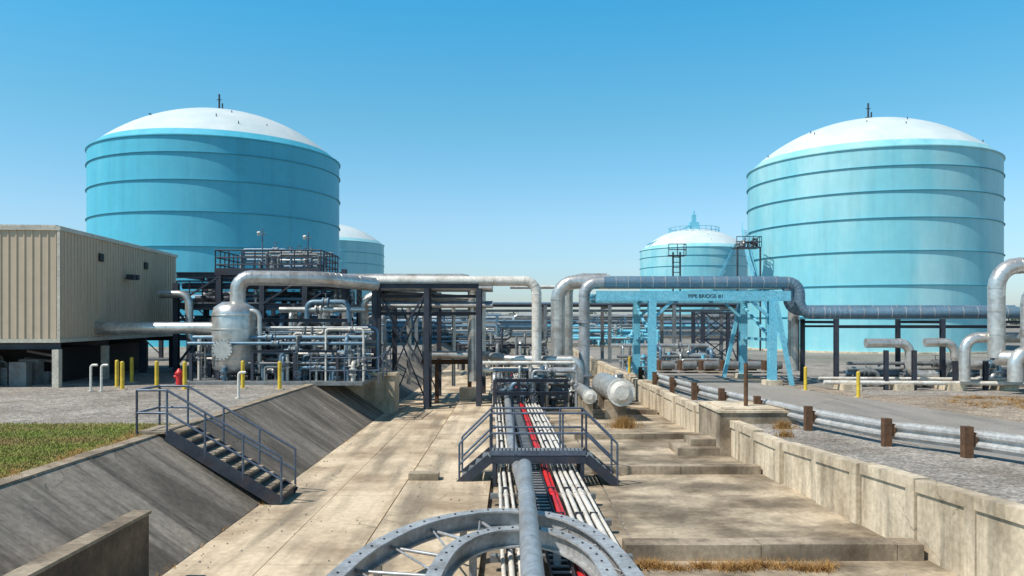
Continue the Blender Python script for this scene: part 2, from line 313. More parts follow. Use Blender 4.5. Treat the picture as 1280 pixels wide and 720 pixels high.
# ------------------------------------------------------------------ tanks
def tank(name,ang,D,Rr,rim,rise,base,paint,rings,n=128,stair=None,ztop=None):
    cx=D*math.sin(math.radians(ang)); cy=D*math.cos(math.radians(ang))
    t=Obj(name); sh=t.P('shell',paint); lathe(sh,[(Rr,base),(Rr,rim)],cx,cy,n)
    Rs=(Rr**2+rise**2)/(2*rise); th=math.asin(Rr/Rs); dm=t.P('dome_roof','dome')
    band=t.P('dome_skirt',paint)
    prof=[(Rs*math.sin(th*(1-k/24)),rim+rise-Rs+Rs*math.cos(th*(1-k/24))) for k in range(25)]
    prof[-1]=(.01,prof[-1][1])
    lathe(band,prof[:3],cx,cy,n); lathe(dm,prof[2:],cx,cy,n)
    rg=t.P('stiffener_rings','tankring')
    for i,z in enumerate(rings): lathe(rg,[(Rr,z-.05),(Rr+.13,z-.04),(Rr+.13,z+.01),(Rr,z+.03)],cx,cy,n,False)
    lathe(sh,[(Rr,rim-.1),(Rr+.14,rim-.06),(Rr+.14,rim+.04),(Rr-.05,rim+.06)],cx,cy,n,False)
    lathe(t.P('foundation','wall'),[(Rr+.5,base-.6),(Rr+.5,base+.15),(Rr,base+.15)],cx,cy,n,False)
    s=t.P('roof_fittings','steel'); top=rim+rise
    cyl(s,(cx,cy,top-.1),(cx,cy,top+2.1),.1); cyl(s,(cx,cy,top),(cx,cy,top+.5),.35); cyl(s,(cx+.35,cy,top-.1),(cx+.35,cy,top+1.1),.08)
    cyl(s,(cx-.5,cy-.6,top-.1),(cx-.5,cy-.6,top+.4),.06); beam(s,(cx-.25,cy,top+1.5),(cx+.25,cy,top+1.5),.08,.08)
    for k in range(7):
        a=-1.9+R.uniform(-1.4,1.4); rr=R.uniform(.5,.97)*Rr; z=rim+rise-Rs+math.sqrt(Rs*Rs-rr*rr)
        x=cx+rr*math.cos(a);y=cy+rr*math.sin(a); cyl(s,(x,y,z-.1),(x,y,z+R.uniform(.12,.28)),.05,n=8)
    if stair:
        a0,a1=stair; st=t.P('spiral_stair','blue'); K=70; last=None; zt=ztop or rim
        for k in range(K+1):
            a=math.radians(a0+(a1-a0)*k/K); z=base+.3+(zt-base-.3)*k/K
            q=Vector((cx+(Rr+.16)*math.cos(a),cy+(Rr+.16)*math.sin(a),z)); q2=Vector((cx+(Rr+.75)*math.cos(a),cy+(Rr+.75)*math.sin(a),z))
            if last:
                beam(st,last[1],q2,.05,.25); beam(st,last[0],q,.05,.25); beam(st,q,q2,.2,.05); cyl(st,last[1]+Vector((0,0,1.1)),q2+Vector((0,0,1.1)),.035,n=5); cyl(st,last[1]+Vector((0,0,.6)),q2+Vector((0,0,.6)),.025,n=5)
            cyl(st,q2,q2+Vector((0,0,1.1)),.03,n=5); last=(q,q2)
    return t,cx,cy
RG=[19.2,16.8,14.2,11.0,7.7,4.6]
t,cx,cy=tank('storage_tank',24.0,98,12.95,21.05,5.4,1.05,'tank2',RG,stair=(212,172),ztop=14.5); t.done()
t,cx,cy=tank('storage_tank',-20.1,94,12.95,21.8,5.3,1.6,'tank',[20.2,17.6,14.6,11.3,8.0,4.8]); t.done()
t,cx,cy=tank('storage_tank',12.8,200,12.95,21.1,5.4,1.05,'tank2',RG,stair=(250,300)); 
s=t.P('roof_walkway','blue'); top=26.5
for k in range(24):
    a=2*math.pi*k/24; cyl(s,(cx+6*math.cos(a),cy+6*math.sin(a),24.9),(cx+6*math.cos(a),cy+6*math.sin(a),26.6),.08,n=5)
for z in (25.8,26.6): lathe(s,[(6,z),(6.08,z+.08),(6.0,z+.12)],cx,cy,32,False)
box(s,cx-1.1,cx+1.1,cy-1,cy+1,top,top+1.6); box(s,cx-.5,cx+.5,cy-.5,cy+.5,top+1.6,top+3.4); cyl(s,(cx,cy,top+3),(cx,cy,top+4.4),.18)
beam(s,(cx-12,cy-4,22.2),(cx-1,cy-1,27.2),.3,.3)
t.done()
t,cx,cy=tank('storage_tank',-13.0,190,12.95,21.6,5.0,1.3,'tank2',RG); t.done()
# ------------------------------------------------------------------ metal building
C=Vector((-18.0,31.8,0)); ey=Vector((-1.2,13.9,0)).normalized(); ex=Vector((-ey.y,ey.x,0))
W,Ln,z0,z1=14.0,14.0,3.45,7.98
def BL(u,v,z): return C+ex*u+ey*v+Vector((0,0,z))
g=Obj('metal_building'); p=g.P('walls','siding')
def lbox(p,u0,u1,v0,v1,a,b): quads(p,[BL(u0,v0,a),BL(u0,v1,a),BL(u1,v1,a),BL(u1,v0,a),BL(u0,v0,b),BL(u0,v1,b),BL(u1,v1,b),BL(u1,v0,b)],BF)
lbox(p,0,W,0,Ln,z0,z1)
rb=g.P('ribs','siding')
for k in range(int(Ln/.3)): lbox(rb,-.035,.0,.1+k*.3,.15+k*.3,z0+.1,z1-.12)
for k in range(int(W/.3)): lbox(rb,.1+k*.3,.15+k*.3,-.03,0,z0+.1,z1-.12)
tr=g.P('trim','trim')
lbox(tr,-.08,W,-.08,-.036,z1-.12,z1+.04); lbox(tr,-.08,-.036,-.036,Ln+.05,z1-.12,z1+.04); lbox(tr,-.06,W,-.06,-.036,z0-.05,z0+.1); lbox(tr,-.06,-.036,-.03,Ln,z0-.05,z0+.1)
lbox(tr,-.06,.06,-.062,-.037,z0+.1,z1-.12)
rf=g.P('roof','trim'); lbox(rf,.2,W-.2,.2,Ln-.2,z1,z1+.12)
d=g.P('openings_undercroft_shade','dark'); lbox(d,-.09,-.036,3.6,4.0,6.9,7.25); lbox(d,-.09,-.036,9.0,9.4,6.9,7.25)
s=g.P('frame','steel')
for u in (0.15,4.8,9.5,13.8):
    for v in (.15,4.7,9.3,13.8): 
        if not(u==.15 and v<9): ibeam(s,BL(u,v,LZ),BL(u,v,z0),.28)
for v in (.15,4.7,9.3,13.8): ibeam(s,BL(0,v,z0-.16),BL(W,v,z0-.16),.2,.3)
w=g.P('corner_columns','trim'); 
for v in (.15,4.7): beam(w,BL(.15,v,LZ),BL(.15,v,z0-.32),.26,.26)
lbox(d,1.4,13.8,3.2,13.6,LZ,z0-.35)  # near-black block standing in for the shade beneath the raised floor
mm=g.P('undercroft_equipment','machine')
for k in range(14):
    u=R.uniform(.6,8);v=R.uniform(.9,2.4); h=R.uniform(.5,1.2); lbox(mm,u,u+R.uniform(.3,.8),v,v+.5,LZ,LZ+h)
wp=g.P('undercroft_pipes','machine')
for k in range(12):
    u=R.uniform(.5,6);v=R.uniform(.8,3); pipe(wp,[BL(u,v,LZ),BL(u,v,LZ+R.uniform(.7,1.5)),BL(u+1.2,v,LZ+R.uniform(.7,1.5))],.06,n=8)
fx=g.P('floodlight','steel'); q=BL(-.3,6.6,6.35); cyl(fx,BL(-.04,6.6,6.3),q,.03); box(fx,q.x-.1,q.x+.25,q.y-.3,q.y-.05,q.z-.12,q.z+.12); box(fx,q.x-.1,q.x+.25,q.y+.05,q.y+.3,q.z-.12,q.z+.12)
g.done()
# ------------------------------------------------------------------ access stair on the bank
g=Obj('bank_stairway'); st=g.P('stringers','steel'); td=g.P('treads','curb'); rl=g.P('handrail','rail')
T=Vector((-8.0,0,1.72)); Bm=Vector((-5.35,0,.12))
for yy in (18.55,19.75):
    beam(st,T+Vector((0,yy,-.08)),Bm+Vector((0,yy,-.08)),.05,.28)
for k in range(10):
    f=(k+.5)/10; c=T.lerp(Bm,f); box(td,c.x-.14,c.x+.16,18.58,19.72,c.z-.0,c.z+.05)
    box(st,c.x+.1,c.x+.12,18.6,19.7,c.z-.14,c.z-.005)
for yy in (18.55,19.75): 
    railing(rl,[T+Vector((-.7,yy,-.1)),T+Vector((0,yy,-.1)),Bm+Vector((.0,yy,-.05))],h=1.05,sp=.95,mid=(.5,),r=.028)
railing(rl,[(-8.7,18.55,1.62),(-8.7,19.75,1.62)],h=1.05,sp=1.3,r=.028); box(td,-8.7,-8.05,18.55,19.75,1.66,1.71)
g.done()
# ------------------------------------------------------------------ trench pipes
sh=lambda y:-.026*y
g=Obj('trench_pipeline'); w=g.P('white_pipes','white'); rd=g.P('red_pipe','red'); s=g.P('sleepers','machine'); cl=g.P('clamps','steel'); gp=g.P('grey_pipes','pipegrey')
Y0,Y1=3,62
for x,r,part,z in ((.2,.035,w,.36),(.33,.045,w,.37),(.47,.035,w,.36),(.75,.06,gp,.38),(1.38,.06,rd,.385),(1.48,.035,rd,.36),(1.62,.045,w,.375),(1.76,.05,w,.38),(1.90,.05,w,.38),(2.05,.06,w,.39),(2.2,.035,w,.365)):
    pts=[]; ph=R.uniform(0,6)
    for k in range(24):
        y=Y0+(Y1-Y0)*k/23; pts.append((x+sh(y)+.012*math.sin(ph+k*1.7),y,z))
    pipe(part,pts,r,n=10)
    for yy in range(6,60,6): cyl(part,(x+sh(yy),yy-.05,z),(x+sh(yy),yy+.05,z),r*1.35,n=10)
yy=4.0
while yy<62: 
    box(s,-.02+sh(yy),2.4+sh(yy),yy-.08,yy+.08,.2,.31); box(s,.2+sh(yy),.4+sh(yy),yy-.07,yy+.07,.03,.2); box(s,2.0+sh(yy),2.2+sh(yy),yy-.07,yy+.07,.03,.2)
    for x in (.33,1.38,1.76,2.05): box(cl,x-.08+sh(yy),x+.08+sh(yy),yy-.025,yy+.025,.31,.46)
    yy+=2.4
g.done((0,0,0))
g=Obj('cable_tray'); s=g.P('side_rails','steel'); ru=g.P('rungs','pipegrey'); cb=g.P('cables','dark')
for x in (.92,1.26): beam(s,(x+sh(3),3,.42),(x+sh(60),60,.42),.025,.1)
yy=3.1
while yy<50: box(ru,.935+sh(yy),1.245+sh(yy),yy-.035,yy+.035,.38,.40); yy+=.3
beam(cb,(1.09+sh(3),3,.34),(1.09+sh(60),60,.34),.3,.012)
g.done((0,0,0))
g=Obj('elevated_pipe'); p=g.P('pipe','pipegrey'); pipe(p,[(.24,2,1.15),(.27,17.6,1.15),(.27,17.6,.55),(.0,24,.55),(-.25,40,.55)],.15,bend=.35,bands=3.0,n=20)
s=g.P('supports','steel')
for yy in (6,10,14,17): ibeam(s,(.26,yy,.03),(.26,yy,.98),.12)
for yy in (24,29,34): box(s,-.3,.25,yy-.1,yy+.1,.03,.4)
g.done()
def strip(p,pts,w,h,ztop,hfl=.03):
    P=[Vector((a,b,0)) for a,b in pts]; out=[]
    for i in range(1,len(P)-2):
        for k in range(8):
            t=k/8; a,b,c,d=P[i-1],P[i],P[i+1],P[i+2]
            out.append(.5*((2*b)+(c-a)*t+(2*a-5*b+4*c-d)*t*t+(3*b-a-3*c+d)*t**3))
    out.append(P[-2])
    def sw(o0,o1,za,zb):
        vs=[]
        for i,c in enumerate(out):
            t=(out[min(i+1,len(out)-1)]-out[max(i-1,0)]).normalized(); n=Vector((t.y,-t.x,0))
            for o,z in ((o0,za),(o1,za),(o1,zb),(o0,zb)): vs.append((c.x+n.x*o,c.y+n.y*o,z))
        m=len(out); fs=[(j*4+i,j*4+(i+1)%4,(j+1)*4+(i+1)%4,(j+1)*4+i) for j in range(m-1) for i in range(4)]+[(3,2,1,0),(m*4-4,m*4-3,m*4-2,m*4-1)]
        quads(p,vs,fs)
    sw(-w/2,w/2,ztop-hfl,ztop); sw(-.02,.02,ztop-h+hfl,ztop-hfl-.001); sw(-w/2,w/2,ztop-h,ztop-h+hfl-.001)
    return out
g=Obj('curved_pipe_support_frame'); p=g.P('curved_beams','framegrey')
o1=strip(p,[(-2.6,6),(-2.5,8),(-2.35,10.4),(-2.03,12.1),(-1.36,13.5),(-.29,14.2),(.75,13.8),(1.36,12.5),(1.62,10.6),(1.7,8),(1.7,6)],.24,.3,.93)
o2=strip(p,[(-1.2,6),(-1.15,8),(-1.05,10.6),(-.85,12.1),(-.3,12.95),(.55,12.95),(1.12,12.0),(1.3,10.6),(1.35,8),(1.35,6)],.22,.3,.91)
s=g.P('bracing','pipegrey')
for i in range(0,len(o1)-1,6):
    j=int(i*len(o2)/len(o1)); q=o2[min(j,len(o2)-1)]; cyl(s,(o1[i].x,o1[i].y,.75),(q.x,q.y,.75),.028,n=6)
    i2=min(i+6,len(o1)-1); cyl(s,(o1[i2].x,o1[i2].y,.78),(q.x,q.y,.78),.018,n=6)
for i in range(4,len(o1),12): ibeam(s,(o1[i].x,o1[i].y,.0),(o1[i].x,o1[i].y,.63),.12)
for i in range(6,len(o2),14): ibeam(s,(o2[i].x,o2[i].y,.0),(o2[i].x,o2[i].y,.61),.12)
bt=g.P('bolts','steel')
for o,z in ((o1,.93),(o2,.91)):
    for i in range(1,len(o),2): cyl(bt,(o[i].x,o[i].y,z),(o[i].x,o[i].y,z+.018),.018,n=6)
g.done()
# ------------------------------------------------------------------ crossover platform
g=Obj('crossover_platform'); s=g.P('frame','steel'); dk=g.P('deck_grating','machine'); rl=g.P('handrails','rail')
x0,x1,y0,y1,zd=-.55,1.9,20.5,21.7,.84
beam(s,(x0,y0,zd-.12),(x1,y0,zd-.12),.06,.2); beam(s,(x0,y1,zd-.12),(x1,y1,zd-.12),.06,.2)
for k in range(24): box(dk,x0+k*.102,x0+k*.102+.07,y0+.04,y1-.04,zd-.03,zd)
for x in (x0+.1,x1-.1):
    for y in (y0,y1): ibeam(s,(x,y,.03),(x,y,zd-.23),.1)
for side,xs,xe in ((0,x0,x0-.8),(1,x1,x1+.8)):
    for y in (y0,y1): beam(s,(xs,y,zd-.08),(xe,y,.08),.05,.24)
    for k in range(4):
        f=(k+.6)/4.4; c=xs+(xe-xs)*f; z=zd*(1-f)+.05*f; box(dk,c-.12,c+.12,y0+.03,y1-.03,z-.04,z)
for y in (y0,y1):
    railing(rl,[(x0,y,zd),(x0+.6,y,zd),(x1-.6,y,zd),(x1,y,zd)],sp=1.25,mid=(.52,),r=.028)
    railing(rl,[(x0,y,zd),(x0-.8,y,.06)],sp=.9,r=.028); railing(rl,[(x1,y,zd),(x1+.8,y,.06)],sp=.9,r=.028)
beam(rl,(x0,y0-.04,zd+.06),(x1,y0-.04,zd+.06),.01,.12)
g.done()
# ------------------------------------------------------------------ equipment helpers
def clutter(o,x0,x1,y0,y1,z0,z1,n,seed,rs=(.04,.12),mats=('silver','white','pipegrey','bluegrey')):
    r=random.Random(seed)
    P=[o.P('small_pipes_'+m,m) for m in mats]; s=o.P('stands','steel'); v=o.P('valves','machine'); hw=o.P('handwheels','rail')
    for k in range(n):
        pp=r.choice(P); rad=r.uniform(*rs); x=r.uniform(x0,x1);y=r.uniform(y0,y1);z=r.uniform(z0+.25,z1)
        t=r.random()
        if t<.4:
            L=r.uniform(.8,(x1-x0)*.5+.5); xe=min(x+L,x1); pts=[(x,y,z0),(x,y,z),(xe,y,z),(xe,y,z0 if r.random()<.6 else min(z+.8,z1))]
        elif t<.65:
            L=r.uniform(.6,2.5); pts=[(x,y,z0),(x,y,z),(x,min(y+L,y1),z),(x,min(y+L,y1),z0)]
        elif t<.85: pts=[(x,y,z0),(x,y,z)]
        else: pts=[(x0,y,z),(x1,y,z)]
        ok=all((Vector(a)-Vector(b)).length>.25 for a,b in zip(pts,pts[1:]))
        if not ok: continue
        pipe(pp,pts,rad,bend=rad*2.5,n=10,seg=4)
        for a,b in zip(pts,pts[1:]):
            a=Vector(a);b=Vector(b); dd=b-a
            if dd.length>.6 and r.random()<.7:
                c=a+dd*r.uniform(.3,.7); flange(pp,c,dd,rad*1.8); u=dd.normalized()
                flange(pp,c+u*.22,dd,rad*1.8); cyl(v,c,c+u*.22,rad*1.5,n=10)
                e=Vector((0,-1,0)) if abs(u.z)>.5 else Vector((0,0,1)); cc=c+u*.11; cyl(v,cc,cc+e*(rad+.28),.025,n=6); wheel(hw,cc+e*(rad+.28),e,.13)
        if r.random()<.4: ibeam(s,(x,y+rad+.08,z0),(x,y+rad+.08,z),.1)
def rack(name,x0,x1,y0,y1,zb,levels,sp=5,cm='steel',pipes=6,seed=1,rs=(.06,.2),mats=('silver','white','pipegrey','bluegrey'),brace=True,cw=.25):
    r=random.Random(seed); o=Obj(name); s=o.P('columns',cm); n=max(1,round((x1-x0)/sp))
    for i in range(n+1):
        x=x0+(x1-x0)*i/n
        for y in (y0,y1): ibeam(s,(x,y,zb),(x,y,levels[-1]+.1),cw)
        for z in levels: ibeam(s,(x,y0+cw*.6,z-.05),(x,y1-cw*.6,z-.05),cw*.7)
        if brace and i<n and i%2==0:
            xn=x0+(x1-x0)*(i+1)/n
            for y in (y0,y1): beam(s,(x+.15,y,zb+.3),(xn-.15,y,levels[-1]-.2),.07,.07); beam(s,(x+.15,y+.09,levels[-1]-.2),(xn-.15,y+.09,zb+.3),.07,.07)
    for z in levels:
        for y in (y0,y1):
            for i in range(n):
                xa=x0+(x1-x0)*i/n+cw*.6; xb=x0+(x1-x0)*(i+1)/n-cw*.6; ibeam(s,(xa,y,z-.28),(xb,y,z-.28),cw*.6)
        yy=y0+.4
        for k in range(pipes):
            rad=r.uniform(*rs); m=r.choice(mats); pp=o.P('run_'+m,m)
            if yy+rad>y1-.2: break
            pipe(pp,[(x0-.6,yy+rad,z+rad+.02),(x1+.6,yy+rad,z+rad+.02)],rad,n=10,bands=0); yy+=2*rad+.15
    return o
# ---- knock-out vessel
g=Obj('separator_vessel'); p=g.P('shell','silver'); vx,vy=-12.15,35.0
lathe(p,[(.01,1.95),(.5,1.98),(.85,2.15),(.93,2.45),(.93,4.55),(.85,4.85),(.5,5.08),(.01,5.12)],vx,vy,40)
for z in (2.6,3.2,3.9,4.5): lathe(p,[(.935,z-.03),(.965,z-.02),(.965,z+.02),(.935,z+.03)],vx,vy,40,False)
cyl(p,(vx-.1,vy-.9,3.05),(vx-.1,vy-1.15,3.05),.36,n=24); cyl(p,(vx-.1,vy-1.15,3.05),(vx-.1,vy-1.22,3.05),.44,n=24)
s=g.P('legs','steel')
for a in range(4):
    x=vx+.75*math.cos(a*1.57+.78);y=vy+.75*math.sin(a*1.57+.78); ibeam(s,(x,y,LZ),(x,y,2.5),.14)
for k in range(16):
    a=k*math.pi/8; cyl(s,(vx-.1+.4*math.cos(a),vy-1.22,3.05+.4*math.sin(a)),(vx-.1+.4*math.cos(a),vy-1.26,3.05+.4*math.sin(a)),.025,n=6)
pp=g.P('outlet_pipe','silver'); pipe(pp,[(vx+.15,vy,5.0),(vx+.15,vy,6.15),(-8.4,36,6.15),(-6.6,38.5,6.0)],.33,bend=.75,n=20,bands=.8)
pipe(pp,[(-17.2,35.2,3.95),(-13.0,35.0,3.95)],.26,n=18,bands=.9); pipe(pp,[(-17.2,35.2,3.95),(-19.2,35.3,3.95)],.3,n=18)
pipe(pp,[(vx+.5,vy-.3,4.7),(vx+1.2,vy-.3,4.7),(vx+1.2,vy-.3,2.0)],.1,n=12); 
g.done()
g=Obj('process_skid'); clutter(g,-13.8,-6.3,33.8,38,LZ,4.0,70,3,rs=(.03,.09),mats=('silver','machine','bluegrey','white')); clutter(g,-11.2,-7,34.0,37,LZ,3.0,40,13,rs=(.05,.14),mats=('silver','bluegrey','machine'))
clutter(g,-10.8,-6.8,36,39,LZ,5.2,26,15,rs=(.06,.14),mats=('silver','bluegrey','machine'))
s=g.P('rail','rail'); railing(s,[(-8.4,33.3,1.65),(-5.6,33.6,1.65),(-5.6,36.9,1.9)],sp=1.2,r=.028)
k=g.P('skid_base','machine'); box(k,-14,-6.2,33.2,38.2,LZ-.02,LZ+.12)
s2=g.P('frames','steel')
for x in (-13.6,-11,-9.2,-7.4): 
    ibeam(s2,(x,36,LZ),(x,36,4.2),.16); ibeam(s2,(x,33.9,LZ),(x,33.9,2.9),.12)
ibeam(s2,(-13.6,36,4.28),(-7.4,36,4.28),.16); ibeam(s2,(-11,33.9,2.97),(-7.4,33.9,2.97),.12)
g.done()
g=Obj('process_platform_structure'); s=g.P('steel_frame','steel'); rl=g.P('handrails','rail'); dk=g.P('decks','machine')
xs=[-17.2,-15.0,-12.8,-10.6,-8.6]
for x in xs:
    for y in (41,45): ibeam(s,(x,y,LZ),(x,y,6.9 if x>-16 else 6.2),.26)
for z in (3.4,5.0,6.6):
    for y in (41,45): ibeam(s,(xs[0],y+.01,z),(xs[-1],y+.01,z),.2,.3)
    for x in xs: ibeam(s,(x,41.2,z),(x,44.8,z),.18)
for a,b in zip(xs,xs[1:]):
    beam(s,(a,40.9,LZ+.3),(b,40.9,4.8),.1,.1); beam(s,(b,41.1,LZ+.3),(a,41.1,4.8),.1,.1); beam(s,(a,40.9,5.1),(b,40.9,6.5),.09,.09)
box(dk,-15.2,-9.8,41,45,6.72,6.78); box(dk,-17.2,-12.8,41,45,5.15,5.2); box(s,-15.2,-9.8,40.86,40.9,6.6,6.95)
railing(s,[(-15.2,41,6.78),(-9.8,41,6.78),(-9.8,45,6.78),(-15.2,45,6.78),(-15.2,41,6.78)],h=1.1,sp=.7,r=.035,mid=(.33,.66))
railing(s,[(-17.2,41,5.2),(-15.2,41,5.2)],h=1.1,sp=.7,r=.035)
clutter(g,-15,-10,41.4,44.6,6.78,8.2,20,5,rs=(.04,.1),mats=('bluegrey','machine','silver')); clutter(g,-17,-8.8,41.3,44.6,LZ,4.9,50,6,rs=(.06,.2),mats=('silver','bluegrey','machine','steel'))
clutter(g,-17,-8.8,41.3,44.6,5.1,6.5,24,8,rs=(.06,.2),mats=('silver','bluegrey','machine','steel'))
for x,z in ((-13.1,9.1),(-10.7,8.9)):
    cyl(rl,(x,42,6.7),(x,42,z),.035,n=6); cyl(g.P('lamps','white'),(x-.15,41.9,z-.35),(x-.15,41.8,z-.2),.08); cyl(rl,(x-.2,42,z-.3),(x+.2,42,z-.3),.03,n=6)
pipe(g.P('big_pipe','silver'),[(-17.8,40.4,5.6),(-16.3,40.4,5.6),(-16.3,40.4,3.2),(-14.6,40.4,2.8)],.2,bend=.5,n=14)
pipe(g.P('big_pipe','silver'),[(-9.4,40.2,2),(-9.4,40.2,5.1),(-8.3,40.2,5.1),(-8.3,40.2,2.2)],.25,bend=.6,n=14,bands=.9)
g.done()
g=rack('pipe_rack',-6.6,-1.6,39.5,45,0.0,[4.9,5.75],sp=2.5,pipes=6,seed=4,mats=('silver','bluegrey','machine'))
p=g.P('expansion_loop','white'); pipe(p,[(-9.9,39.0,6.2),(1.2,39.0,6.2),(1.2,39.0,2.0)],.24,bend=.6,n=18,bands=1.4)
p=g.P('large_pipe','silver'); pipe(p,[(-10,40.6,6.35),(-1.95,40.6,6.35),(-1.95,40.6,1.2)],.3,bend=.6,n=18,bands=1.0)
pipe(p,[(-1.55,41.4,6.1),(-1.55,41.4,1.4)],.2,n=14,bands=1)
pipe(p,[(-7.7,41.5,2.0),(-7.7,41.5,5.55),(-6.2,41.5,5.55),(-2.2,41.5,5.3)],.27,bend=.8,n=18,bands=.9)
s=g.P('columns','steel')
for x in (-6.6,-4.1,-1.6): ibeam(s,(x,38.4,.0),(x,38.4,5.8),.24)
ibeam(s,(-6.6,38.4,5.93),(-1.6,38.4,5.93),.2,.24); beam(s,(-6.5,38.35,1.9),(-4.2,38.35,5.5),.09,.09); beam(s,(-4.2,38.5,1.9),(-6.5,38.5,5.5),.09,.09)
pipe(g.P('drops','silver'),[(-5.6,43.5,5.0),(-5.6,43.5,.8)],.13,n=12,bands=1); pipe(g.P('drops','silver'),[(-3.1,42.5,5.0),(-3.1,42.5,.8)],.1,n=12,bands=1)
g.done()
g=Obj('low_pipe_support'); s=g.P('frame','wood')
for x in (-4.5,-3.9,-2.2): ibeam(s,(x,41.5,0),(x,41.5,2.0),.2)
ibeam(s,(-4.7,41.5,2.13),(-1.6,41.5,2.13),.2,.24)
p=g.P('pipe','silver'); pipe(p,[(-4.3,41.2,2.5),(-1.4,41.2,2.5),(-.2,40,2.35),(3.3,39.2,2.35),(3.3,39.2,1.2)],.2,bend=.4,n=14,bands=.9)
p=g.P('pipe2','white'); pipe(p,[(-1.4,38.6,1.9),(2.9,38.6,1.9),(2.9,38.6,.6)],.12,n=12); pipe(p,[(-1.4,38.3,2.25),(3.0,38.3,2.25)],.09,n=12)
c=g.P('pedestal','wall'); box(c,-2.7,-1.8,41,42,0,.8); box(c,-1.0,-.6,41,41.5,0,.5)
g.done()
g=Obj('valve_manifold'); clutter(g,-.9,3.0,37,42,.1,2.2,50,21,rs=(.05,.13),mats=('silver','bluegrey','machine','pipegrey'))
s=g.P('frames','steel')
for x in (-.8,.3,1.4,2.5): ibeam(s,(x,37.2,.05),(x,37.2,1.5),.16)
for z in (1.5,.9): ibeam(s,(-.8,37.05,z),(2.6,37.05,z),.16)
g.done()
g=Obj('riser_pipes'); p=g.P('risers','silver')
pipe(p,[(2.35,41.0,.3),(2.35,41.0,6.25),(5,41.0,6.25)],.36,bend=.9,n=22,bands=1.0)
pipe(p,[(2.95,42.2,.3),(2.95,42.2,6.5),(5,42.2,6.5)],.26,bend=.8,n=18,bands=1.0)
p=g.P('blue_riser','pipegrey'); pipe(p,[(3.65,40.4,.6),(3.65,40.4,6.2),(5,40.4,6.2)],.28,bend=.7,n=20,bands=1.2)
for z in (1.5,4.2): flange(p,(3.65,40.4,z),(0,0,1),.4)
g.done()
g=Obj('horizontal_drum'); p=g.P('shell','silver'); q=g.P('end_cap','white')
cyl(p,(4.55,33.4,1.28),(4.3,38,1.28),.52,n=32); 
cyl(q,(4.553,33.4,1.28),(4.555,33.3,1.28),.58,n=32); cyl(q,(4.555,33.3,1.28),(4.56,33.18,1.28),.48,.3,n=32)
for y in (34.3,36.8): box(g.P('saddles','curb'),4.0,4.9,y,y+.3,.05,.85)
for y in (34.4,35.6,36.8): cyl(p,(4.5-(y-34.4)*.054,y,1.28),(4.498-(y-34.4)*.054,y+.05,1.28),.54,n=32)
g.done()
g=Obj('horizontal_drum'); p=g.P('shell','silver'); q=g.P('end_cap','white')
cyl(p,(3.3,34.0,1.05),(3.2,38,1.05),.27,n=24); cyl(q,(3.3,34,1.05),(3.3,33.92,1.05),.31,n=24); cyl(q,(3.3,33.92,1.05),(3.3,33.85,1.05),.25,.12,n=24)
for y in (34.6,36.8): box(g.P('saddles','curb'),3.05,3.5,y,y+.25,.05,.82)
clutter(g,2.9,5.4,38,40.5,.1,2.0,18,31,rs=(.05,.14),mats=('silver','machine'))
g.done()
# ---- blue pipe bridge over road
g=Obj('pipe_bridge'); s=g.P('portal_frames','blue'); zt=5.5
for yy in (40.0,45.0):
    ibeam(s,(4.2,yy,zt),(13.9,yy,zt),.3,.5); beam(s,(4.2,yy-.14,zt),(13.9,yy-.14,zt),.02,.42)
    for x in (7.0,13.0): ibeam(s,(x,yy,.75),(x,yy,zt-.26),.38,up=(0,1,0)); 
    beam(s,(7.2,yy,zt-1.0),(8.0,yy,zt-.27),.14,.14); beam(s,(12.8,yy,zt-1.0),(12.0,yy,zt-.27),.14,.14)
beam(s,(12.9,45.3,zt-.3),(12.0,45.3,RZ),.2,.2); beam(s,(13.1,39.7,zt-.3),(13.9,39.7,RZ),.2,.2)
for x in (4.4,7.0,9,11,13.0,13.8): ibeam(s,(x,40.2,zt),(x,44.8,zt),.22)
for x in (7.0,13.0):
    beam(s,(x+.0,40.2,3.4),(x,44.8,zt-.5),.12,.12); beam(s,(x,40.2,3.3),(x,44.8,3.3),.14,.14)
c=g.P('footings','wall')
for x in (7.0,13.0):
    for yy in (40,45): box(c,x-.4,x+.4,yy-.4,yy+.4,RZ-1.0,RZ+.25)
p=g.P('main_pipe','bluegrey'); bd=g.P('bands','pipegrey')
pipe(p,[(4.6,40.4,6.2),(14.5,40.4,6.2),(14.5,40.4,4.65),(16.3,40.2,4.65),(24.5,38.5,4.65)],.29,bend=.6,n=20,bands=.6,bandp=bd)
pipe(p,[(4.6,41.4,6.3),(14.3,41.4,6.3),(14.3,41.4,4.8),(26,41.4,4.8)],.27,bend=.6,n=18,bands=1.2,bandp=bd)
pipe(g.P('silver_pipe','silver'),[(4.6,42.6,6.3),(15.0,42.6,6.3),(15.0,42.6,1.6)],.3,bend=.7,n=18,bands=1.2)
for i,(x,y) in enumerate(((4.9,43.6),(4.9,44.2))): pipe(g.P('small_lines','white'),[(x-5,y,6.1),(15,y,6.1)],.09,n=10)
cu=bpy.data.curves.new('lettering','FONT'); cu.body='PIPE BRIDGE #1'; cu.size=.26; cu.extrude=.003; cu.align_x='CENTER'; cu.materials.append(M['text'])
to=bpy.data.objects.new('lettering',cu); scene.collection.objects.link(to); to.location=(9.65,39.842,zt-.09); to.rotation_euler=(math.radians(90),0,0); g.extra.append(to)
g.done()
g=rack('pipe_rack',15.4,25.5,38.0,42.4,RZ,[4.25],sp=5,pipes=0,seed=5,brace=False,cw=.2); g.done()
